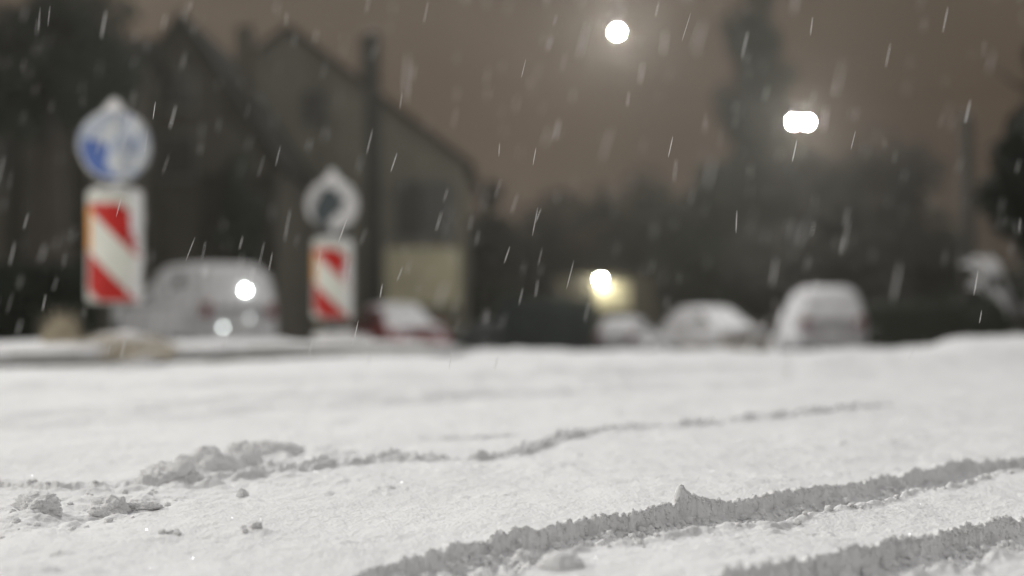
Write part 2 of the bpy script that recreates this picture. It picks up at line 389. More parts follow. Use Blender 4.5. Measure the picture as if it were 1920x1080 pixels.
def beacon(px, D, label, zb, zp, zc, face, seed, dark):
    x = gx(px, D); root = empty('traffic_beacon', (x, D, 0), 0, label, 'traffic beacon', 'striped beacons on the traffic island')
    MB().tube([(.0,.03,zb-.15),(0,.03,zc-.05)], .03, 14).build('post', M['galv'], root, True)
    MB().tube([(0,.03,zb-.1),(0,.03,zb+.05),(0,.03,zb+.09)], [.16,.15,.06], 20).build('foot', M['black'], root, True)
    z0 = zp
    pr = empty('striped_panel', (0, 0, z0)); pr.parent = root
    pr.name = 'striped_panel'
    # panel body: bowed plate with rounded corners
    def cr(u, top):
        e = PW - abs(u); r = .035
        return (r - math.sqrt(max(r*r - (r-e)**2, 0))) if e < r else 0
    bpy.data.objects.remove(pr)
    pl = sheet('panel', M['white'], root, -PW, PW, lambda u: cr(u, 0), lambda u: PH - cr(u, 1), 0, 40, 4, .03); pl.location = (0, 0, z0)
    for yb in (.61, 0.0):                                   # two stripes running down to the right
        # upper edge v = c - u ; px/py from the photo turned to metres
        c = (PH + .0) - (163+215-352)/250.0 + .06 - (.61 - yb)
        up = lambda u, c=c: min(max(c - u, .012), PH-.085 - .012)
        lo = lambda u, c=c: min(max(c - u - .285, .012), PH-.085 - .012)
        s = sheet('red_stripe', M['red'], pl, -PW+.008, PW-.008, lo, up, .0175, 40, 6, .002)
    sd = sheet('orange_edge_strip', M['orange'], pl, -PW-.004, -PW+.030, lambda u: PH*.46, lambda u: PH*.86, .0185, 4, 4, .003)  # orange strip along the upper left edge of the panel
    def tp(u, v):
        h = (u-.145)*.35 + .022*nz(u, v, 5, seed) + .006*nz(u, v, 30, seed) + .10*max(0, v-(PH-.115)) - (.02 if u < -.10 else 0) - .01*abs(v-.35)
        edge = min(PW+.006-abs(u), v-.0, PH-v)
        return min(h*.55, edge*.9+.002)
    crust('snow_crust', pl, -PW-.002, PW+.004, .0, PH, 64, tp, lambda u: bow(min(max(u,-PW),PW)) - .019)
    # ridge of snow on the panel top
    vs = []; fs = []; nn = 30; mm = 8
    for i in range(nn+1):
        u = -PW + 2*PW*i/nn
        for j in range(mm+1):
            t = PI*j/mm; e = max(.05, 1-abs(u/PW)**4); w = .035*e; h = (.034+.02*nz(u, 0, 7, seed))*e
            vs.append((u, bow(u)+.0-math.cos(t)*w, PH-.006+math.sin(t)*h))
    for i in range(nn):
        for j in range(mm): k = i*(mm+1)+j; fs.append((k, k+1, k+mm+2, k+mm+1))
    MB().add(vs, fs).build('snow_ridge', M['snow_soft'], pl, True)
    # disc
    r = .264
    def disc(name, m, rad, y0, y1, par):
        n = 64; f = MB().prism([(math.cos(2*PI*k/n)*rad, math.sin(2*PI*k/n)*rad) for k in range(n)], y0, y1)
        return f.build(name, m, par)
    d = disc('sign_disc', M['galv'] if dark else M['white'], r, -.012, .012, root); d.location = (0, -.035, zc); d.rotation_euler.z = face
    disc('sign_face', M['slate'] if dark else M['blue'], r-.018, -.016, -.0125, d)
    a = -PI*.25 if not dark else -PI*.25                   # white arrow pointing down to the side
    ca, sa = math.cos(a), math.sin(a)
    A = [(-.17,-.035),(.02,-.035),(.02,-.10),(.17,0),(.02,.10),(.02,.035),(-.17,.035)]
    if not dark:
        MB().prism([(ca*p-sa*q, sa*p+ca*q) for p, q in A], -.021, -.0165).build('arrow', M['white'], d)
    def td(u, v):
        q = math.hypot(u, v); n1 = .045*nz(u, v, 5.0, seed) + .010*nz(u, v, 22, seed)
        if not dark:
            bare = math.exp(-((u+.13)/.07)**2 - ((v+.10)/.13)**2) + .8*math.exp(-((u+.17)/.08)**2 - ((v+.18)/.07)**2) + .9*math.exp(-((u+.03)/.12)**2 - ((v+.26)/.06)**2) + .5*math.exp(-((u+.2)/.06)**2 - ((v-.02)/.13)**2)
            h = .024 + (.55 if v > .03 else 1)*n1 - .085*bare
        else:
            uu = u*.9397 - v*.342; vv = u*.342 + v*.9397   # a bare slanting gap in the middle
            h = .040 + .7*n1 - .12*math.exp(-((uu+.035)/.135)**2 - ((vv+.02)/.20)**2) - .06*math.exp(-((u+.1)/.1)**2-((v+.26)/.07)**2)
        return min(h*.8, (r+.012-q)*.8)
    crust('snow_crust', d, -r-.02, r+.02, -r-.02, r+.02, 96, td, lambda u: -.0175, M['car_snow'] if dark else M['snow_thin'])
    # pointed cap and arc of snow over the rim
    vs = []; fs = []; nn = 44; mm = 10
    for i in range(nn+1):
        th = PI*(.5 + (i/nn-.5)*(1.05 if not dark else 1.25)); q = abs(th-PI/2)
        for j in range(mm+1):
            t = PI*j/mm; e = max(.02, math.cos((i/nn-.5)*PI))
            h = ((.085 if not dark else .10)*math.exp(-(q/.20)**2) + .022 + .014*nz(th, 0, 3, seed))*e; w = .040*e
            rr = r - .006 + math.sin(t)*h
            vs.append((math.cos(th)*rr, -.004 - math.cos(t)*w*(1-.4*math.sin(t)), math.sin(th)*rr))
    for i in range(nn):
        for j in range(mm): k = i*(mm+1)+j; fs.append((k, k+1, k+mm+2, k+mm+1))
    MB().add(vs, fs).build('snow_cap', M['snow_soft'], d, True)
    # drift at the foot
    bm = clod_mesh(.22, seed, 4, (1.2, .9, .35), .4); me = bpy.data.meshes.new('snow_drift'); bm.to_mesh(me); bm.free()
    o = link('snow_drift', me, M['snow_soft']); o.location = (x+.12, D-.22, zb+.02)
    tag(o, 'small drift of snow at the foot of the %s beacon' % ('far' if dark else 'near'), 'snow drift')
beacon(216, 10.7, 'near red and white striped beacon with blue arrow disc half plastered in snow', .10, gz(568, 10.7), gz(275, 10.7), 0, 3.1, False)
beacon(624, 15.2, 'far red and white striped beacon whose snow rimmed disc shows a dark slanting gap', .06, gz(598, 15.2), gz(384, 15.2), 0, 8.4, True)

# ------------------------------------------------------------------ dry grass on the island
def tuft(px, D, w, h, n, label, z=.1):
    x0 = gx(px, D); vs = []; fs = []
    for _ in range(n):
        a = random.random()*6.28; q = random.random()**.6; bx = math.cos(a)*w*q; by = math.sin(a)*w*.6*q
        hh = h*(1-.7*q)*random.uniform(.6, 1.1); lx = random.gauss(0, .3)*hh; ly = random.gauss(0, .3)*hh; b = random.uniform(.002, .005); k = len(vs)
        vs += [(bx-b, by, 0), (bx+b, by, 0), (bx+lx*.5+b*.8, by+ly*.5, hh*.6), (bx+lx*.5-b*.8, by+ly*.5, hh*.6), (bx+lx*1.2, by+ly*1.2, hh)]
        fs += [(k, k+1, k+2, k+3), (k+3, k+2, k+4)]
    root = empty('grass_tuft', (x0, D, z), 0, label, 'grass tuft', 'dry grass tufts on the island')
    MB().add(vs, fs).build('blades', M['straw'], root)
    bm = clod_mesh(w*.75, px*.01, 4, (1.25, .8, .30), .7); me = bpy.data.meshes.new('snow_dusting'); bm.to_mesh(me); bm.free()
    o = link('snow_dusting', me, M['snow_soft'], root); o.location = (0, .05, -h*.05); o.scale.z = .7
tuft(112, 10.0, .12, .34, 260, 'pale pointed tuft of dry grass left of the near beacon')
tuft(195, 9.6, .46, .19, 1300, 'wide flattened brown grass tuft in front of the near beacon', .04)
tuft(285, 9.9, .20, .15, 600, 'low brown grass tuft just right of the near beacon', .06)

# ------------------------------------------------------------------ cars
def loft(profile, W, stations, top=None, zt=None):
    """profile: closed x,z polygon; stations: (y fraction, shrink)"""
    cx = sum(p[0] for p in profile)/len(profile); cz = sum(p[1] for p in profile)/len(profile); n = len(profile); vs = []; fs = []
    for t, s in stations:
        for x, z in profile:
            X = cx+(x-cx)*s; Z = cz+(z-cz)*(s*.5+.5)
            y = t*W/2
            if zt: k = min(max((Z-zt[0])/(zt[1]-zt[0]), 0), 1); y *= 1-(1-top)*k
            vs.append((X, y, Z))
    for a in range(len(stations)-1):
        for i in range(n): fs.append((a*n+i, a*n+(i+1) % n, (a+1)*n+(i+1) % n, (a+1)*n+i))
    fs.append(tuple(range(n))); fs.append(tuple(len(vs)-n+i for i in range(n-1, -1, -1)))
    return MB().add(vs, fs)
ST = [(-1, .955), (-.985, .975), (-.93, .99), (-.8, 1), (0, 1.012), (.8, 1), (.93, .99), (.985, .975), (1, .955)]
def rounded(P, k=3, q=.22):                                 # corner-cut an x,z polygon
    for _ in range(k-1):
        N = []
        for i in range(len(P)):
            a, b = P[i], P[(i+1) % len(P)]
            N += [(a[0]+(b[0]-a[0])*q, a[1]+(b[1]-a[1])*q), (b[0]-(b[0]-a[0])*q, b[1]-(b[1]-a[1])*q)]
        P = N; q = .25
    return P
PAINT = {}
def paint(n, c):
    if n not in PAINT: PAINT[n] = mat(n+'_car_paint', c, .35, metal=.2, coat=.4, var=.05, scale=2)
    return PAINT[n]
def biggest(fs, vs):                                       # the largest connected patch of faces
    p = list(range(len(vs)))
    def find(i):
        while p[i] != i: p[i] = p[p[i]]; i = p[i]
        return i
    for f in fs:
        for k in f[1:]: p[find(k)] = find(f[0])
    cnt = {}
    for f in fs: cnt[find(f[0])] = cnt.get(find(f[0]), 0) + 1
    if not cnt: return [], []
    b = max(cnt, key=cnt.get); fs = [f for f in fs if find(f[0]) == b]
    used = sorted({i for f in fs for i in f}); ix = {a: b for b, a in enumerate(used)}
    return [tuple(ix[i] for i in f) for f in fs], [vs[i] for i in used]
def car(kind, px, D, heading, col, label, snow=.09, scale=1.0, seed=1, side_snow=0.0, wind=True):
    """front of the car looks along +x before it is turned by heading"""
    if kind == 'van':
        L, W, H, belt = 4.1, 1.8, 1.82, 1.08
        body = [(-2.03,.42),(-2.05,.75),(-2.0,1.1),(.95,1.1),(1.25,1.06),(1.85,.92),(2.02,.72),(2.04,.36),(1.9,.22),(-1.95,.24)]
        cab = [(-2.0,1.04),(-1.93,1.68),(-1.8,1.80),(-1.0,1.84),(.1,1.82),(.45,1.74),(1.28,1.06)]
        win = [(-1.5,-.65),(-.55,.15),(.22,.82)]; wh = (-1.3, 1.35)
    elif kind == 'hatch':
        L, W, H, belt = 4.0, 1.74, 1.47, .95
        body = [(-1.95,.4),(-1.99,.68),(-1.9,.93),(-1.5,.97),(.95,.95),(1.2,.9),(1.8,.78),(1.98,.62),(2.0,.35),(1.85,.2),(-1.85,.22)]
        cab = [(-1.88,.9),(-1.55,1.38),(-1.3,1.46),(-.4,1.49),(.1,1.45),(1.15,.9)]
        win = [(-1.45,-.55),(-.47,.3),(.34,.75)]; wh = (-1.22, 1.28)
    else:
        L, W, H, belt = 4.5, 1.78, 1.44, .94
        body = [(-2.22,.4),(-2.26,.68),(-2.15,.95),(-1.5,.99),(.95,.94),(1.25,.9),(2.05,.76),(2.22,.6),(2.25,.36),(2.05,.2),(-2.1,.22)]
        cab = [(-1.75,.9),(-1.1,1.36),(-.8,1.43),(-.1,1.46),(.25,1.41),(1.25,.9)]
        win = [(-1.15,-.4),(-.32,.45)]; wh = (-1.38, 1.38)
    x = gx(px, D); z = ground_z(D)
    root = empty('parked_car', (x, D, z), heading, label, 'car', 'cars parked along the street'); root.scale = (scale,)*3
    pm = paint(*col)
    bd = loft(rounded(body, 2, .2), W, ST).build('body', pm, root, True)
    tp = .80; zt = (cab[0][1], H)
    cb = loft(rounded(cab, 2, .2), W*.97, ST, tp, zt).build('cabin', pm, root, True)
    def yat(zz, f=1.0):
        k = min(max((zz-zt[0])/(zt[1]-zt[0]), 0), 1); return W*.97/2*(1-(1-tp)*k)*f
    zb, zt2 = belt+.04, H-.14
    for s in (1, -1):                                       # side windows
        for a, b in win:
            q = [(a, zb), (b, zb), (b-.02, zt2), (a+.03, zt2)]
            if (a, b) == win[-1]: q = [(a, zb), (b+.05, zb), (b-.30, zt2), (a, zt2)]
            if (a, b) == win[0] and kind != 'van': q = [(a-.08, zb), (b, zb), (b, zt2), (a+.22, zt2)]
            vs = [(X, s*(yat(Z, 1.0)+.004), Z) for X, Z in q] + [(X, s*(yat(Z, 1.0)-.03), Z) for X, Z in q]
            MB().add(vs, [(0,1,2,3),(7,6,5,4),(0,4,5,1),(1,5,6,2),(2,6,7,3),(3,7,4,0)]).build('side_window', M['glass'], root)
    def slab(name, pa, pb, wa, wb, m, off=.03):             # plate lying on a sloping face between two x,z points
        (xa, za), (xb, zb_) = pa, pb; d = Vector((xb-xa, 0, zb_-za)).normalized(); nrm = Vector((d.z, 0, -d.x))
        if nrm.z < 0: nrm = -nrm
        if abs(d.z) > .9: nrm = Vector((1 if xa > 0 else -1, 0, 0))
        vs = []
        for o_ in (off, off-.045):
            for X, Z, w in ((xa, za, wa), (xb, zb_, wb)):
                for s in (-1, 1): vs.append((X+nrm.x*o_, s*w, Z+nrm.z*o_))
        return MB().add(vs, [(0,1,3,2),(4,6,7,5),(0,4,5,1),(2,3,7,6),(0,2,6,4),(1,5,7,3)]).build(name, m, root)
    f0, f1 = cab[-1], cab[-2]
    lerp = lambda a, b, t: (a[0]+(b[0]-a[0])*t, a[1]+(b[1]-a[1])*t)
    slab('windscreen', lerp(f0, f1, .14), lerp(f0, f1, .9), yat(belt)*.86, yat(H)*.84, M['glass'], .012)
    r0, r1 = cab[0], cab[1]
    slab('rear_window', lerp(r0, r1, .2), lerp(r0, r1, .92), yat(belt)*.84, yat(H)*.82, M['glass'], .014)
    fx = max(p[0] for p in body); rx = min(p[0] for p in body)
    MB().box((fx-.10, -W*.42, .28), (fx+.035, W*.42, .50)).build('front_bumper', M['black'] if kind == 'van' else pm, root, True, .03)
    MB().box((rx-.035, -W*.42, .30), (rx+.10, W*.42, .52)).build('rear_bumper', pm, root, True, .03)
    MB().box((fx-.09, -.42, .56), (fx+.012, .42, .68)).build('grille', M['black'], root, False, .01)
    MB().box((fx+.036, -.26, .34), (fx+.046, .26, .45)).build('number_plate', M['plate'], root)
    MB().box((rx-.046, -.26, .60), (rx-.02, .26, .71)).build('number_plate', M['plate'], root)
    zl = .80 if kind == 'van' else .66
    for s in (1, -1):
        MB().box((fx-.30, s*(W*.5-.32) - .15, zl-.08), (fx-.035+(.03 if kind != 'van' else 0), s*(W*.5-.32) + .15, zl+.09)).build('headlight', M['lampclear'], root, True, .04)
        MB().box((rx-.012, s*(W*.5-.17) - .11, zl+.02), (rx+.2, s*(W*.5-.17) + .11, zl+.30)).build('tail_light', M['lampred'], root, True, .03)
        MB().box((.78, s*(W*.5+.02)-.0, belt), (.92, s*(W*.5+.20), belt+.14)).build('mirror', pm, root, True, .03)
        for wx in wh:
            w = MB(); ang = 24
            w.tube([(wx, s*(W*.5-.22), .31), (wx, s*(W*.5-.20), .31), (wx, s*(W*.5-.02), .31), (wx, s*(W*.5+.004), .31)], [.28, .31, .31, .285], 28)
            t = w.build('wheel', M['black'], root, True)
            MB().tube([(wx, s*(W*.5-.01), .31), (wx, s*(W*.5+.012), .31)], [.19, .18], 20).build('rim', M['rim'], t, True)
    # snow blanket: follows bonnet, windscreen, roof, rear
    top = []
    hood = [p for p in body if p[0] > f0[0]-.05 and p[1] > .55]; hood.sort()
    path = [lerp(r0, r1, .0)] + [cab[i] for i in range(1, len(cab))] + [p for p in hood if p[1] > .74]
    # densify
    dens = []
    for a, b in zip(path, path[1:]):
        n = max(2, int(math.hypot(b[0]-a[0], b[1]-a[1])/.07))
        for i in range(n): dens.append(lerp(a, b, i/n))
    dens.append(path[-1]); vs = []; fs = []; ny = 30; nd = len(dens)
    for i, (X, Z) in enumerate(dens):
        a = dens[max(i-1, 0)]; b = dens[min(i+1, nd-1)]; d = Vector((b[0]-a[0], b[1]-a[1])).normalized(); nx, nzv = -d.y, d.x
        if nzv < 0: nx, nzv = -nx, -nzv
        steep = max(nzv, 0)
        hw = yat(Z, 1.0) if Z > belt+.03 else W*.49
        for j in range(ny+1):
            t = -1+2*j/ny; e = 1-abs(t)**6
            th = (snow*(.45+.55*steep)*e + .022*mnoise.fractal(Vector((X*1.6+seed, t*2.2, seed)), .7, 2, 4)*e + .012)
            if wind and .35 < nzv < .93:                     # thinner on sloping glass
                th *= .75
            drop = .10*abs(t)**10
            vs.append((X+nx*th, t*(hw+.012), Z+nzv*th - drop))
    for i in range(nd-1):
        for j in range(ny): k = i*(ny+1)+j; fs.append((k, k+1, k+ny+2, k+ny+1))
    o = MB().add(vs, fs).build('snow_blanket', M['car_snow'], root, True)
    md = o.modifiers.new('s', 'SOLIDIFY'); md.thickness = .035; md.offset = -1
    # snow stuck to the flanks, with bare patches
    cx_ = [p[0] for p in cab]; cz_ = [p[1] for p in cab]
    for s in (1, -1):
        def tf(X, Z, s=s): return .022 + .04*mnoise.fractal(Vector((X*1.3+seed*3+s, Z*1.9, seed)), .7, 2, 4) - (.06 if Z < .42 else 0)
        def flank(name, par, za, zf, nx, nzz, yf, xa, xb):
            vs = []; T = []; fs = []
            for i in range(nx+1):
                X = xa+(xb-xa)*i/nx
                for j in range(nzz+1):
                    Z = za+(zf(X)-za)*j/nzz; t = tf(X, Z)+side_snow; T.append(t); vs.append((X, s*(yf(Z)+max(t, -.006)), Z))
            for i in range(nx):
                for j in range(nzz):
                    k = i*(nzz+1)+j
                    if max(T[k], T[k+1], T[k+nzz+1], T[k+nzz+2]) > 0 and vs[k+1][2]-vs[k][2] > 1e-3: fs.append((k, k+nzz+1, k+nzz+2, k+1))
            fs, vs = biggest(fs, vs)
            if fs: MB().add(vs, fs).build('snow_patch', M['car_snow'], root, True)
        if side_snow > -.05:
            flank('b', root, .36, lambda X: belt-.04, 40, 14, lambda Z: W*.497, rx+.12, fx-.30)
            flank('c', root, belt-.04, lambda X: max(belt-.04, np.interp(X, cx_, cz_)-.05), 36, 14, yat, cab[0][0]+.08, f0[0]-.08)
    return root
van = car('van', 364, 32, math.radians(129), ('silver', (.42, .42, .43)), 'snow plastered silver van with bright glints, standing behind the near beacon', .10, 1.04, 2.2)
# glints on the van, put in as small glowing spheres
def car_glint(name, lx, ly, lz, r, strength):
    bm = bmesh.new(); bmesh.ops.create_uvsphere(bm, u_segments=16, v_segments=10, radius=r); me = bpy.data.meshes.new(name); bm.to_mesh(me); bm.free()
    o = link(name, me, emis('glowing_glint_%s' % name, (.93, 1.0, .97), strength), van); o.location = (lx, ly, lz); return o
car_glint('bright_glint', -2.05, -.13, 1.38, .035, 90)
car_glint('side_glint', -2.11, .40, .62, .03, 12)
car_glint('dim_glint', -2.11, -.20, .80, .03, 4)
car('hatch', 750, 44, math.radians(-66), ('dark_red', (.21, .012, .012)), 'dark red car with snowy roof and windscreen, right of the far beacon', .12, 1.0, 5.1, -.1)
car('hatch', 1180, 54, math.radians(68), ('grey', (.16, .16, .17)), 'low snow covered car left of two others under the wall lamp', .10, .92, 7.3)
car('hatch', 1340, 46, math.radians(-66), ('beige', (.22, .19, .16)), 'rounded snow covered hatchback in the middle of the three right hand cars', .10, 1.0, 9.9)
car('van', 1536, 36, math.radians(88), ('light_grey', (.30, .29, .30)), 'snow covered car seen square from behind, the rightmost parked car', .10, .88, 4.4)
car('hatch', 905, 56, math.radians(170), ('black', (.025, .03, .032)), 'dark car without much snow between the red car and the teal hedge', .012, .9, 3.4, -.1)

# ------------------------------------------------------------------ street lamps
LAMP = emis('lamp_light', (1.0, .99, .98), 17000)
LAMP2 = emis('twin_lamp_light', (1.0, .99, .98), 7500)
def street_lamp(px, py, D, label, side=1, heads=1, r=.048, gap=.47, col=LAMP):
    x = gx(px, D); z = gz(py, D); g = ground_z(D)
    root = empty('street_lamp', (x, D, g), 0, label, 'street lamp', 'lit street lamps above the street')
    H = z-g
    wire = [(sx, 0, H+.85+.0045*sx*sx) for sx in np.linspace(-11, 11, 23)]
    MB().tube(wire, .008, 6).build('span_wire', M['soot'], root, True)
    MB().tube([(0, 0, H+.49), (0, 0, H+.86)], .02, 8).build('hanger', M['soot'], root, True)
    for k in range(heads):
        ox = k*gap
        hd = MB(); hd.add(*(lambda n: ([(ox+math.cos(2*PI*i/n)*.17*s, math.sin(2*PI*i/n)*.12*s, zz) for s, zz in ((1, .07), (1.05, .10), (.8, .17), (.3, .20)) for i in range(n)],
              [(a*n+i, a*n+(i+1) % n, (a+1)*n+(i+1) % n, (a+1)*n+i) for a in range(3) for i in range(n)] + [tuple(3*n+i for i in range(n))]))(20))
        h = hd.build('lamp_head', M['soot'], root, True)
        h.location.z = H + .30
        bm = bmesh.new(); bmesh.ops.create_uvsphere(bm, u_segments=20, v_segments=12, radius=r); me = bpy.data.meshes.new('bulb'); bm.to_mesh(me); bm.free()
        b = link('bulb', me, col, h); b.location = (ox, 0, -.30)
        MB().tube([(ox, 0, .08), (ox, 0, -.24)], .012, 8).build('bulb_stem', M['soot'], h, True)
        if k: MB().tube([(0, .03, .16), (ox, .03, .16)], .02, 8).build('cross_arm', M['galv'], root, True).location.z = H + .30
street_lamp(1158, 58, 35, 'single lit lamp hung on a wire, the highest white light', -1)
street_lamp(1490, 228, 49, 'twin lit lamp on a wire, two white lights touching, right of the single one', -1, 2, .05, col=LAMP2)
FILL = empty('street_lamp', (-14.5, 2.5, 0), 0, 'added unseen lamp out of the frame to the left that lights the beacons', 'street lamp', 'lit street lamps above the street')  # unseen lamp, added because the beacon fronts need light
MB().tube([(-1.2,0,-.2),(-1.2,0,4),(-1.2,0,8)], [.08,.065,.05], 12).build('pole', M['pole'], FILL, True)
MB().tube([(-1.2,0,8),(-.8,0,8.28),(0,0,8.3)], .03, 8).build('arm', M['pole'], FILL, True)
MB().tube([(0,0,8.18),(0,0,8.24),(0,0,8.34)], [.24,.26,.08], 20).build('lamp_head', M['lamp_house'], FILL, True)
bm = bmesh.new(); bmesh.ops.create_uvsphere(bm, u_segments=20, v_segments=12, radius=.12); me = bpy.data.meshes.new('bulb'); bm.to_mesh(me); bm.free()
link('bulb', me, emis('fill_lamp_light', (1.0, .97, .90), 7500), FILL).location = (0, 0, 8.04)
# ------------------------------------------------------------------ houses
def window(parent, x, z, w, h, y, bars=1):
    f = MB(); t = .07
    f.box((x-w/2-t, y-.07, z-t), (x+w/2+t, y-.002, z)); f.box((x-w/2-t, y-.07, z+h), (x+w/2+t, y-.002, z+h+t))
    f.box((x-w/2-t, y-.07, z), (x-w/2, y-.002, z+h)); f.box((x+w/2, y-.07, z), (x+w/2+t, y-.002, z+h))
    if bars: f.box((x-.025, y-.06, z), (x+.025, y-.004, z+h))
    o = f.build('window', M['frame'], parent)
    MB().box((x-w/2, y-.03, z), (x+w/2, y-.003, z+h)).build('pane', M['pane'], o)
    MB().box((x-w/2-.12, y-.16, z-t-.06), (x+w/2+.12, y-.002, z-t-.003)).build('sill', M['frame'], o)
def gable_house(px0, px1, D, eave, apex, depth, wallm, label, wins=(), door=None, yaw=0, apx=None, ov=.45, g0=None):
    x0, x1 = gx(px0, D), gx(px1, D); cx = (x0+x1)/2; hw = (x1-x0)/2; g = ground_z(D)
    root = empty('house', (cx, D, g), yaw, label, 'house', 'dark houses behind the street')
    a = (gx(apx, D)-cx) if apx else 0; E, A = eave-g, apex-g
    MB().add([(-hw,0,-.5),(hw,0,-.5),(hw,0,E),(a,0,A),(-hw,0,E),(-hw,depth,-.5),(hw,depth,-.5),(hw,depth,E),(a,depth,A),(-hw,depth,E)],
             [(0,1,2,3,4),(9,8,7,6,5),(0,5,6,1),(1,6,7,2),(4,9,5,0),(2,7,8,3),(3,8,9,4)]).build('wall', wallm, root)
    for s, ex in ((-1, -hw), (1, hw)):
        dx = ex-a; dz = E-A; l = math.hypot(dx, dz); ux, uz = dx/l, dz/l; t = .16
        p0 = (a, A+.02); p1 = (ex+ux*ov, E+uz*ov)
        n = (-uz*s, ux*s); n = (n[0], abs(n[1]))
        nx = abs(uz)*s
        q = [p0, p1, (p1[0]+nx*t, p1[1]+abs(ux)*t), (p0[0], p0[1]+t/max(abs(ux), .3))]
        r = MB().prism(q, -ov, depth+ov).build('roof_slope', M['roof'], root)
        MB().prism([(p0[0], p0[1]-.16), (p1[0], p1[1]-.16), (p1[0], p1[1]-.004), (p0[0], p0[1]-.004)], -ov-.03, -ov+.03).build('bargeboard', M['darkwood'], r)
    MB().box((a+hw*.35, depth*.35, A-2.2), (a+hw*.35+.6, depth*.35+.6, A+.5)).build('chimney', M['plaster'], root)
    for (wx, wz, ww, wh_) in wins: window(root, gx(wx, D)-cx, gz(wz, D)-g, ww, wh_, 0)
    if door:
        dx, dw, dh = door; dxx = gx(dx, D)-cx
        d = MB().box((dxx-dw/2, -.05, -.2), (dxx+dw/2, -.003, dh)).build('door', M['darkwood'], root)
        MB().box((dxx+dw*.35, -.10, 1.0), (dxx+dw*.35+.04, -.053, 1.14)).build('handle', M['galv'], d)
    return root
# house A, steep gable behind the van
hA = gable_house(158, 522, 46, gz(305, 46), gz(38, 46), 9, M['plaster'], 'dark steep gabled house behind the silver van', ((235,330,1.1,1.3),(330,330,1.1,1.3),(335,200,.9,1.1)), (300, 1.1, 2.3), apx=340)
MB().box((gx(375,46)-gx(340,46), -.06, 2.6), (gx(515,46)-gx(340,46), -.004, 5.9)).build('shutter_bay', M['darkwood'], hA)
# house B, broad grey green front with light painted on its lower wall
hB = gable_house(215, 868, 58, gz(300, 58), gz(55, 58), 10, M['greyplaster'], 'broad grey green house with pale yellowish light painted on its lower wall, right of the far beacon',
     ((795,445,2.3,2.3),(612,445,1.6,2.2)  ,(590,230,1.0,1.3)), None, apx=541)
bx = lambda px: gx(px, 58)-(gx(215,58)+gx(868,58))/2
bz = lambda py: gz(py, 58)-ground_z(58)
MB().box((bx(722), -.05, bz(572)), (bx(862), -.004, bz(465))).build('painted_lit_wall', M['lit_wall'], hB)  # where the wall is lit, the light is put into the colour
MB().box((bx(552), -.05, .2), (bx(604), -.004, bz(490))).build('painted_lit_wall', M['lit_wall'], hB)
# house at the left edge, long roof parallel to the street
def eaves_house(px0, px1, D, eave, ridge, depth, label):
    x0, x1 = gx(px0, D), gx(px1, D); g = ground_z(D); root = empty('house', ((x0+x1)/2, D, g), 0, label, 'house', 'dark houses behind the street'); hw = (x1-x0)/2
    E, R = eave-g, ridge-g
    MB().add([(-hw,0,-.5),(hw,0,-.5),(hw,0,E),(-hw,0,E),(-hw,depth,-.5),(hw,depth,-.5),(hw,depth,E),(-hw,depth,E),(-hw,depth/2,R),(hw,depth/2,R)],
             [(0,1,2,3),(7,6,5,4),(1,5,6,9,2),(4,0,3,8,7),(3,2,9,8),(8,9,6,7),(0,4,5,1)]).build('wall', M['plaster'], root)
    for s in (0, 1):
        y0 = -.5 if s == 0 else depth+.5; sl = (R-E)/(depth/2)
        vs = []
        for X in (-hw-.4, hw+.4): vs += [(X, y0, E-.5*sl+.03), (X, depth/2, R+.03), (X, depth/2, R+.2), (X, y0, E-.5*sl+.2)]
        MB().add(vs, [(0,1,2,3),(7,6,5,4),(0,4,5,1),(1,5,6,2),(2,6,7,3),(3,7,4,0)]).build('roof_slope', M['roof'], root)
    for X in (-hw+.5, -hw*.2, hw*.25, hw*.7): window(root, X, 1.2, 1.2, 1.4, 0)
    for X in (-hw+.5, -hw*.2, hw*.25): window(root, X, E-1.9, 1.1, 1.2, 0)
    for X in (hw-.15, hw*.48): MB().box((X-.16, -1.4, -.3), (X+.16, -1.1, E-.2)).build('porch_post', M['darkwood'], root)
    return root
eaves_house(-330, 190, 40, gz(215, 40), gz(25, 40), 9, 'dark long roofed house with porch posts at the left edge')
# garage with wall lamp
D = 62; g = ground_z(D)
gar = empty('garage', (gx(1150, D), D, g), 0, 'small garage with its lamp glow painted on the wall as a pale patch', 'garage')
MB().box((-2.6, 0, -.4), (2.0, 5, 3.5)).build('wall', M['plaster'], gar)
MB().box((-2.9, -.35, 3.505), (2.3, 5.3, 3.66)).build('roof', M['roof'], gar)
MB().box((-.75, -.04, 2.05), (.75, -.003, 3.2)).build('painted_lamp_glow', M['lit_wall'], gar)  # glow of the lamp on the wall, painted as a paler patch
MB().box((-2.3, -.04, -.2), (-.7, -.003, 2.2)).build('door', M['darkwood'], gar)
zl = gz(525, D)-g; xl = gx(1125, D)-gx(1150, D)
wl = empty('wall_lamp', (gx(1125, D), D-.45, gz(525, D)), 0, 'lit wall lamp glowing low down above the parked cars, beside a wall patch coloured with its glow', 'wall lamp')
MB().tube([(0, .44, .16), (0, .2, .2), (0, .0, .12)], .02, 8).build('bracket', M['lamp_house'], wl, True)
MB().tube([(0, 0, .07), (0, 0, .12), (0, 0, .2)], [.17, .15, .04], 16).build('shade', M['lamp_house'], wl, True)
bm = bmesh.new(); bmesh.ops.create_uvsphere(bm, u_segments=20, v_segments=12, radius=.06); me = bpy.data.meshes.new('bulb'); bm.to_mesh(me); bm.free()
link('bulb', me, emis('wall_lamp_light', (1.0, .97, .80), 1100), wl)

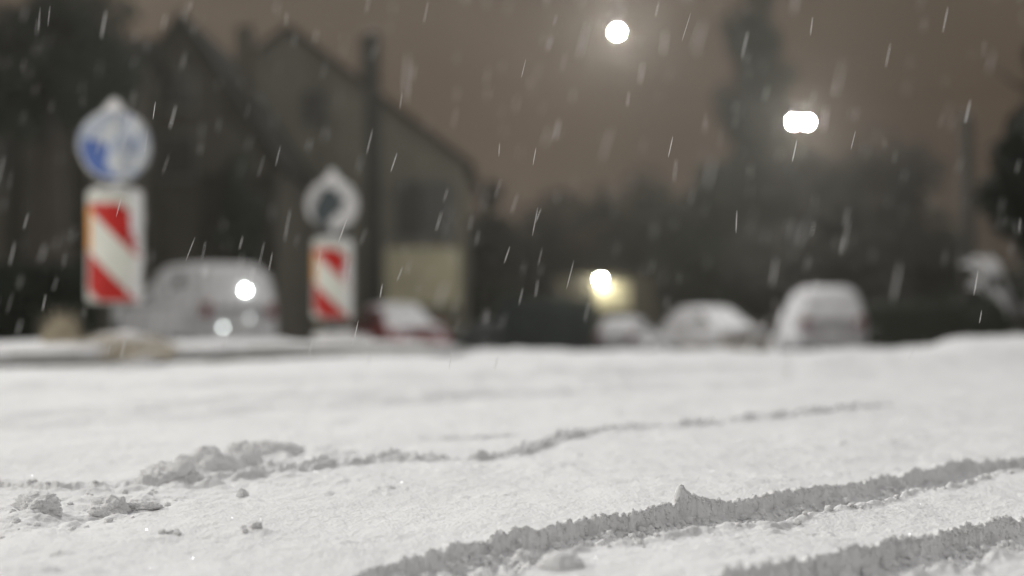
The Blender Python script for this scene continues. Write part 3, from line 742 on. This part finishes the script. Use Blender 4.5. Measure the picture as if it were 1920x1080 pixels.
# ------------------------------------------------------------------ poles
def upole(px, D, top, r, label, m):
    g = ground_z(D); root = empty('utility_pole', (gx(px, D), D, g), 0, label, 'pole', 'tall poles'); H = top-g
    MB().tube([(0, 0, -.3), (.02, 0, H*.5), (-.02, 0, H)], [r*1.12, r, r*.85], 14).build('shaft', m, root, True)
    MB().tube([(-.02, 0, H-.01), (-.02, 0, H+.06)], [r*.95, r*.5], 14).build('cap', M['galv'], root, True)
    MB().box((-.12, -r-.10, 1.2), (.12, -r+.02, 1.6)).build('junction_box', M['lamp_house'], root, False, .01)
upole(699, 52, gz(62, 52), .33, 'thick dark wooden pole rising right of the far beacon', M['wood'])
upole(1815, 47, gz(215, 47), .22, 'thin faint pole near the right edge', M['wood'])

# ------------------------------------------------------------------ trees, hedges
def leaf_crown(name, m, parent, blobs, n, size, seed=0, flat=1.0):
    """many small leaf clumps through the volume of several overlapping lobes, denser at the rim"""
    r = np.random.default_rng(seed); V = []; F = []; w = np.array([b[3]*b[4]*b[5] for b in blobs]); w = w/w.sum()
    for bi in r.choice(len(blobs), n, p=w):
        cx, cy, cz, rx, ry, rz = blobs[bi]; d = r.normal(size=3); d /= np.linalg.norm(d); q = r.random()**.45
        p = Vector((cx+d[0]*rx*q, cy+d[1]*ry*q, cz+d[2]*rz*q))
        if mnoise.noise(p*1.1+Vector((seed, 0, 0))) < -.22: continue
        s = size*r.uniform(.5, 1.4); a = Vector(r.normal(size=3)).normalized(); b = a.orthogonal().normalized(); k = len(V)
        V += [tuple(p+a*s), tuple(p+b*s*.45), tuple(p-a*s), tuple(p-b*s*.45)]; F.append((k, k+1, k+2, k+3))
    me = bpy.data.meshes.new(name); me.from_pydata(V, [], F); return link(name, me, m, parent, False)
def tree(px, D, top, w, label, m, n=9000, seed=1, low=.15, size=.16, base_px=None, group='trees behind the street', shape='round'):
    g = ground_z(D); root = empty('conifer' if shape == 'cone' else 'tree', (gx(px, D), D, g), 0, label, 'tree', group); H = top-g; rs = random.Random(seed)
    t = MB(); t.tube([(0,0,-.3),(.05,0,H*.25),(-.04,.05,H*.55),(.02,0,H*.92)], [w*.09+.08, w*.07+.05, w*.04+.03, .02], 12)
    for k in range(14):
        z0 = H*rs.uniform(max(low, .15), .8); a = rs.random()*6.28; l = w*rs.uniform(.3, .48)*(1 if shape == 'round' else (1-z0/H))
        t.tube([(0,0,z0), (math.cos(a)*l*.5, math.sin(a)*l*.5, z0+l*.25), (math.cos(a)*l, math.sin(a)*l, z0+l*(.7 if shape == 'round' else .05))], [.05+w*.012, .035, .01], 6)
    t.build('trunk', M['bark'], root, True)
    blobs = []
    if shape == 'round':
        for k in range(16):
            a = rs.random()*6.28; q = rs.random()**.5; z0 = H*(low+(1-low)*rs.uniform(.18, .84)); e = math.sqrt(max(.08, 1-((z0/H-(low+1)/2)/((1-low)/2))**2))
            rr = w*rs.uniform(.16, .26); blobs.append((math.cos(a)*w*.36*q*e, math.sin(a)*w*.36*q*e, z0, rr, rr, rr*.85))
        blobs.append((0, 0, H*.9, w*.17, w*.17, H*.1)); blobs.append((0, 0, H*(low+1)/2, w*.32, w*.32, H*(1-low)*.32))
    else:
        for k in range(15):
            f = k/14; z0 = H*(low+(1-low)*f); rr = w*.5*(1-f)**.8+.12
            for _ in range(3):
                a = rs.random()*6.28; blobs.append((math.cos(a)*rr*.5, math.sin(a)*rr*.5, z0*.96, rr*.62, rr*.62, H*.055))
    leaf_crown('crown', m, root, blobs, n, size, seed)
    return root
tree(1425, 62, gz(-90, 62), 4.4, 'tall narrow dark tree left of the twin lamp', M['leaf'], 12000, 3, .1, .2)
tree(1645, 57, gz(235, 57), 6.0, 'round topped dark tree below and right of the twin lamp', M['leaf_r'], 12000, 4, .1, .17)
tree(1500, 56, gz(270, 56), 6.6, 'dark bushy tree straight behind the three right hand cars', M['leaf_r'], 11000, 5, .05, .18)
tree(1345, 60, gz(300, 60), 6.6, 'dark bushy tree between the wall lamp and the bushy tree', M['leaf'], 11000, 6, .05, .18)
tree(1210, 76, gz(310, 76), 8.0, 'wide dark tree just right above the wall lamp', M['leaf'], 11000, 7, .05, .2)
tree(1045, 78, gz(350, 78), 8.0, 'wide dark tree just left above the wall lamp', M['leaf_r'], 11000, 8, .05, .2)
tree(915, 74, gz(330, 74), 4.6, 'dark tree beside the right corner of the broad house', M['leaf_r'], 9000, 9, .05, .2)
tree(1580, 74, gz(300, 74), 11.0, 'broad low dark tree far behind the right hand car', M['leaf'], 13000, 10, .02, .22)
tree(1765, 58, gz(430, 58), 4.4, 'small dark tree left of the thin pole', M['leaf'], 7000, 12, .05, .16)
tree(90, 33, gz(-20, 33), 5.4, 'big dark tree crown at the top left corner', M['leaf_d'], 9000, 14, .62, .15)
tree(1965, 21, gz(30, 21), 1.9, 'near black evergreen tree cut by the right edge', M['leaf_d'], 11000, 17, .08, .10, shape='round')
tree(450, 42, gz(275, 42), 2.0, 'slim dark tree in front of the steep gabled house', M['leaf_d'], 5000, 16, .35, .12)
def hedge(px0, px1, D, top, label, m, seed, n=7000, dep=1.0):
    g = ground_z(D); x0, x1 = gx(px0, D), gx(px1, D); hw = (x1-x0)/2; root = empty('hedge', ((x0+x1)/2, D, g), 0, label, 'hedge'); H = top-g
    V = []; F = []; r = np.random.default_rng(seed)
    for _ in range(n):
        p = Vector((r.uniform(-hw, hw), r.uniform(0, dep), r.random()**.7*H))
        if p.z > H*(.93+.1*mnoise.noise(Vector((p.x*1.3, seed, 0)))): continue
        s = .13*r.uniform(.5, 1.4); a = Vector(r.normal(size=3)).normalized(); b = a.orthogonal().normalized(); k = len(V)
        V += [tuple(p+a*s), tuple(p+b*s*.5), tuple(p-a*s), tuple(p-b*s*.5)]; F.append((k, k+1, k+2, k+3))
    me = bpy.data.meshes.new('foliage'); me.from_pydata(V, [], F); link('foliage', me, m, root, False)
    st = MB()
    for k in range(max(3, int(hw*2))): X = -hw+.2+k*(2*hw-.4)/max(2, int(hw*2)-1); st.tube([(X, dep*.5, -.2), (X+.05, dep*.5, H*.8)], [.03, .01], 6)
    st.build('stem', M['bark'], root)
hedge(935, 1112, 53, gz(556, 53), 'low teal green hedge between the dark car and the low snowy car', M['hedge'], 3, 6000)
hedge(-60, 150, 24, gz(490, 24), 'dark hedge left of the near beacon', M['leaf_d'], 4, 6000)
hedge(1610, 1900, 44, gz(560, 44), 'dark hedge under the trees at right', M['leaf'], 5, 8000)
hedge(850, 1000, 66, gz(520, 66), 'dark garden hedge between the broad house and the garage', M['leaf'], 6, 6000)
# snowy bush at the right edge
def snowy_bush(px, D, top, w, label, seed):
    g = sh(gx(px, D), D) - .02; root = empty('snowy_shrub', (gx(px, D), D, g), 0, label, 'shrub'); H = top-g; rs = random.Random(seed); b = MB(); sn = MB()
    for k in range(26):
        a = rs.uniform(-.2, PI+.2) if k % 2 else rs.random()*6.28; l = w*rs.uniform(.5, 1.0); h = H*rs.uniform(.55, 1.0)
        pts = [(math.cos(a)*l*t, math.sin(a)*l*.7*t, h*math.sin(min(t*1.25, 1.25)*PI/2.2)) for t in np.linspace(0, 1, 7)]
        b.tube(pts, [.012]*3+[.008]*2+[.005, .003], 5)
        sn.tube([(p[0], p[1], p[2]+.02) for p in pts[2:]], [.02, .034, .04, .032, .012], 6)
    b.build('stem', M['bark'], root, True); sn.build('snow_load', M['car_snow'], root, True)
    leaf_crown('foliage', M['leaf'], root, [(0, 0, H*.5, w*.7, w*.5, H*.42)], 1500, .05, seed)
snowy_bush(1915, 16.5, gz(480, 16.5), .78, 'arching snow laden shrub at the right edge', 4)

# ------------------------------------------------------------------ falling snow: thin long slivers driven down by the wind
def snowfall():
    V = []; F = []; r = random.Random(21)
    for _ in range(520):
        D = 1.3 + (r.random()**1.1)*9.0; x = gx(r.uniform(-150, 2070), D); z = gz(r.uniform(-80, 700), D)
        if z < .06: continue
        s = D/2.6; L = r.uniform(.030, .052)*(.6+.4*s)*r.choice((1, 1, .75)); wd = r.uniform(.0007, .0015)*(1 if D < 4 else 1.2+D*.08)
        tilt = math.radians(r.gauss(13, 4)); a = Vector((math.sin(tilt), r.gauss(0, .12), math.cos(tilt))).normalized()
        p = Vector((x, D, z)); b = Vector((1, 0, 0)).cross(a).normalized(); c = a.cross(b); k = len(V)
        for t, q in ((-.5, .25), (-.25, 1), (.25, .9), (.5, .2)):
            for i in range(5):
                an = 2*PI*i/5; V.append(tuple(p + a*L*t + (b*math.cos(an)+c*math.sin(an))*wd*q*.5*(1+.25*r.random())))
        for j in range(3):
            for i in range(5): F.append((k+j*5+i, k+j*5+(i+1) % 5, k+(j+1)*5+(i+1) % 5, k+(j+1)*5+i))
        F.append(tuple(k+i for i in range(5))); F.append(tuple(k+15+i for i in range(4, -1, -1)))
    me = bpy.data.meshes.new('snowfall'); me.from_pydata(V, [], F)
    tag(link('snowfall', me, mat('falling_snow', (.85, .85, .84), .6)), 'thin slanting slivers of falling snow', 'falling snow', kind='stuff')
snowfall()

# ------------------------------------------------------------------ snowy night air
def haze():
    o = MB().box((-1300, -9, -5), (1300, 215, 18.0)).build('haze', None)
    m = bpy.data.materials.new('snowy_air'); m.use_nodes = True; nt = m.node_tree; nt.nodes.remove(nt.nodes['Principled BSDF'])
    v = nt.nodes.new('ShaderNodeVolumePrincipled'); v.inputs['Color'].default_value = (.95, .90, .80, 1); v.inputs['Density'].default_value = HAZE
    v.inputs['Anisotropy'].default_value = .8
    nt.links.new(v.outputs[0], nt.nodes['Material Output'].inputs['Volume']); o.data.materials.append(m)
    tag(o, 'thin snowy night haze', kind='stuff')
HAZE = .0012
haze()

# ------------------------------------------------------------------ sky, dim glow of the town on low cloud
w = bpy.data.worlds.new('World'); S.world = w; w.use_nodes = True; nt = w.node_tree; bg = nt.nodes['Background']
tc = nt.nodes.new('ShaderNodeTexCoord'); sep = nt.nodes.new('ShaderNodeSeparateXYZ'); nt.links.new(tc.outputs['Generated'], sep.inputs[0])
rp = nt.nodes.new('ShaderNodeValToRGB'); e = rp.color_ramp.elements
e[0].position = 0.0; e[0].color = (.055, .043, .032, 1)
e[1].position = 1.0; e[1].color = (.54, .54, .54, 1)
for p, c in ((.06, (.066, .046, .031)), (.14, (.086, .059, .038)), (.24, (.12, .093, .070)), (.5, (.34, .335, .33))):
    q = e.new(p); q.color = (*c, 1)
nt.links.new(sep.outputs['Z'], rp.inputs[0])
nz_ = nt.nodes.new('ShaderNodeTexNoise'); nz_.inputs['Scale'].default_value = 3.2; nz_.inputs['Detail'].default_value = 3
nt.links.new(tc.outputs['Generated'], nz_.inputs['Vector'])
mr = nt.nodes.new('ShaderNodeMapRange'); mr.inputs[1].default_value = .3; mr.inputs[2].default_value = .7; mr.inputs[3].default_value = .72; mr.inputs[4].default_value = 1.25
nt.links.new(nz_.outputs['Fac'], mr.inputs[0])
# the town lies straight ahead: its glow fades to both sides, low in the sky
def mth(op, a, b=None):
    q = nt.nodes.new('ShaderNodeMath'); q.operation = op
    for k, v in enumerate((a, b)):
        if v is None: continue
        if isinstance(v, (int, float)): q.inputs[k].default_value = v
        else: nt.links.new(v, q.inputs[k])
    return q.outputs[0]
dx = mth('ADD', sep.outputs['X'], .03); g_ = mth('EXPONENT', mth('MULTIPLY', mth('MULTIPLY', dx, dx), -38.0))
low = mth('MAXIMUM', mth('SUBTRACT', 1.0, mth('MULTIPLY', mth('MAXIMUM', sep.outputs['Z'], 0.0), 2.4)), 0.0)
fac = mth('SUBTRACT', 1.0, mth('MULTIPLY', low, mth('SUBTRACT', .50, mth('MULTIPLY', g_, .54))))
mx = nt.nodes.new('ShaderNodeVectorMath'); mx.operation = 'SCALE'; nt.links.new(rp.outputs[0], mx.inputs[0]); nt.links.new(mth('MULTIPLY', mr.outputs[0], fac), mx.inputs['Scale'])
nt.links.new(mx.outputs[0], bg.inputs['Color']); bg.inputs['Strength'].default_value = 1.0

L = bpy.data.lights.new('cloud_light', 'SUN'); L.energy = 1.3; L.angle = math.radians(11); L.color = (1, .99, .97)
lo = bpy.data.objects.new('sun', L); C.objects.link(lo)
# from ahead and a little left, high
el, az = math.radians(37), math.radians(16)
dirv = Vector((math.sin(-az)*math.cos(el), math.cos(az)*math.cos(el), math.sin(el)))
lo.rotation_euler = dirv.to_track_quat('Z', 'Y').to_euler()

# ------------------------------------------------------------------ camera
cd = bpy.data.cameras.new('Camera'); cam = bpy.data.objects.new('Camera', cd); C.objects.link(cam); S.camera = cam
cd.lens = 50; cd.sensor_width = 36; cd.clip_end = 3000; cd.clip_start = .05
cam.location = (0, 0, CAM_H); cam.rotation_euler = (math.radians(90) + math.atan(50/FPX), 0, 0)
cd.dof.use_dof = True; cd.dof.focus_distance = 2.38; cd.dof.aperture_fstop = 1.5; cd.dof.aperture_blades = 0

S.view_settings.view_transform = 'Standard'; S.view_settings.look = 'None'; S.view_settings.exposure = 0; S.view_settings.gamma = 1
S.render.engine = 'CYCLES'; cy = S.cycles
cy.use_denoising = True; cy.max_bounces = 5; cy.diffuse_bounces = 3; cy.glossy_bounces = 2; cy.transmission_bounces = 2; cy.volume_bounces = 0; cy.transparent_max_bounces = 4
cy.sample_clamp_indirect = 4; cy.sample_clamp_direct = 0; cy.use_adaptive_sampling = False
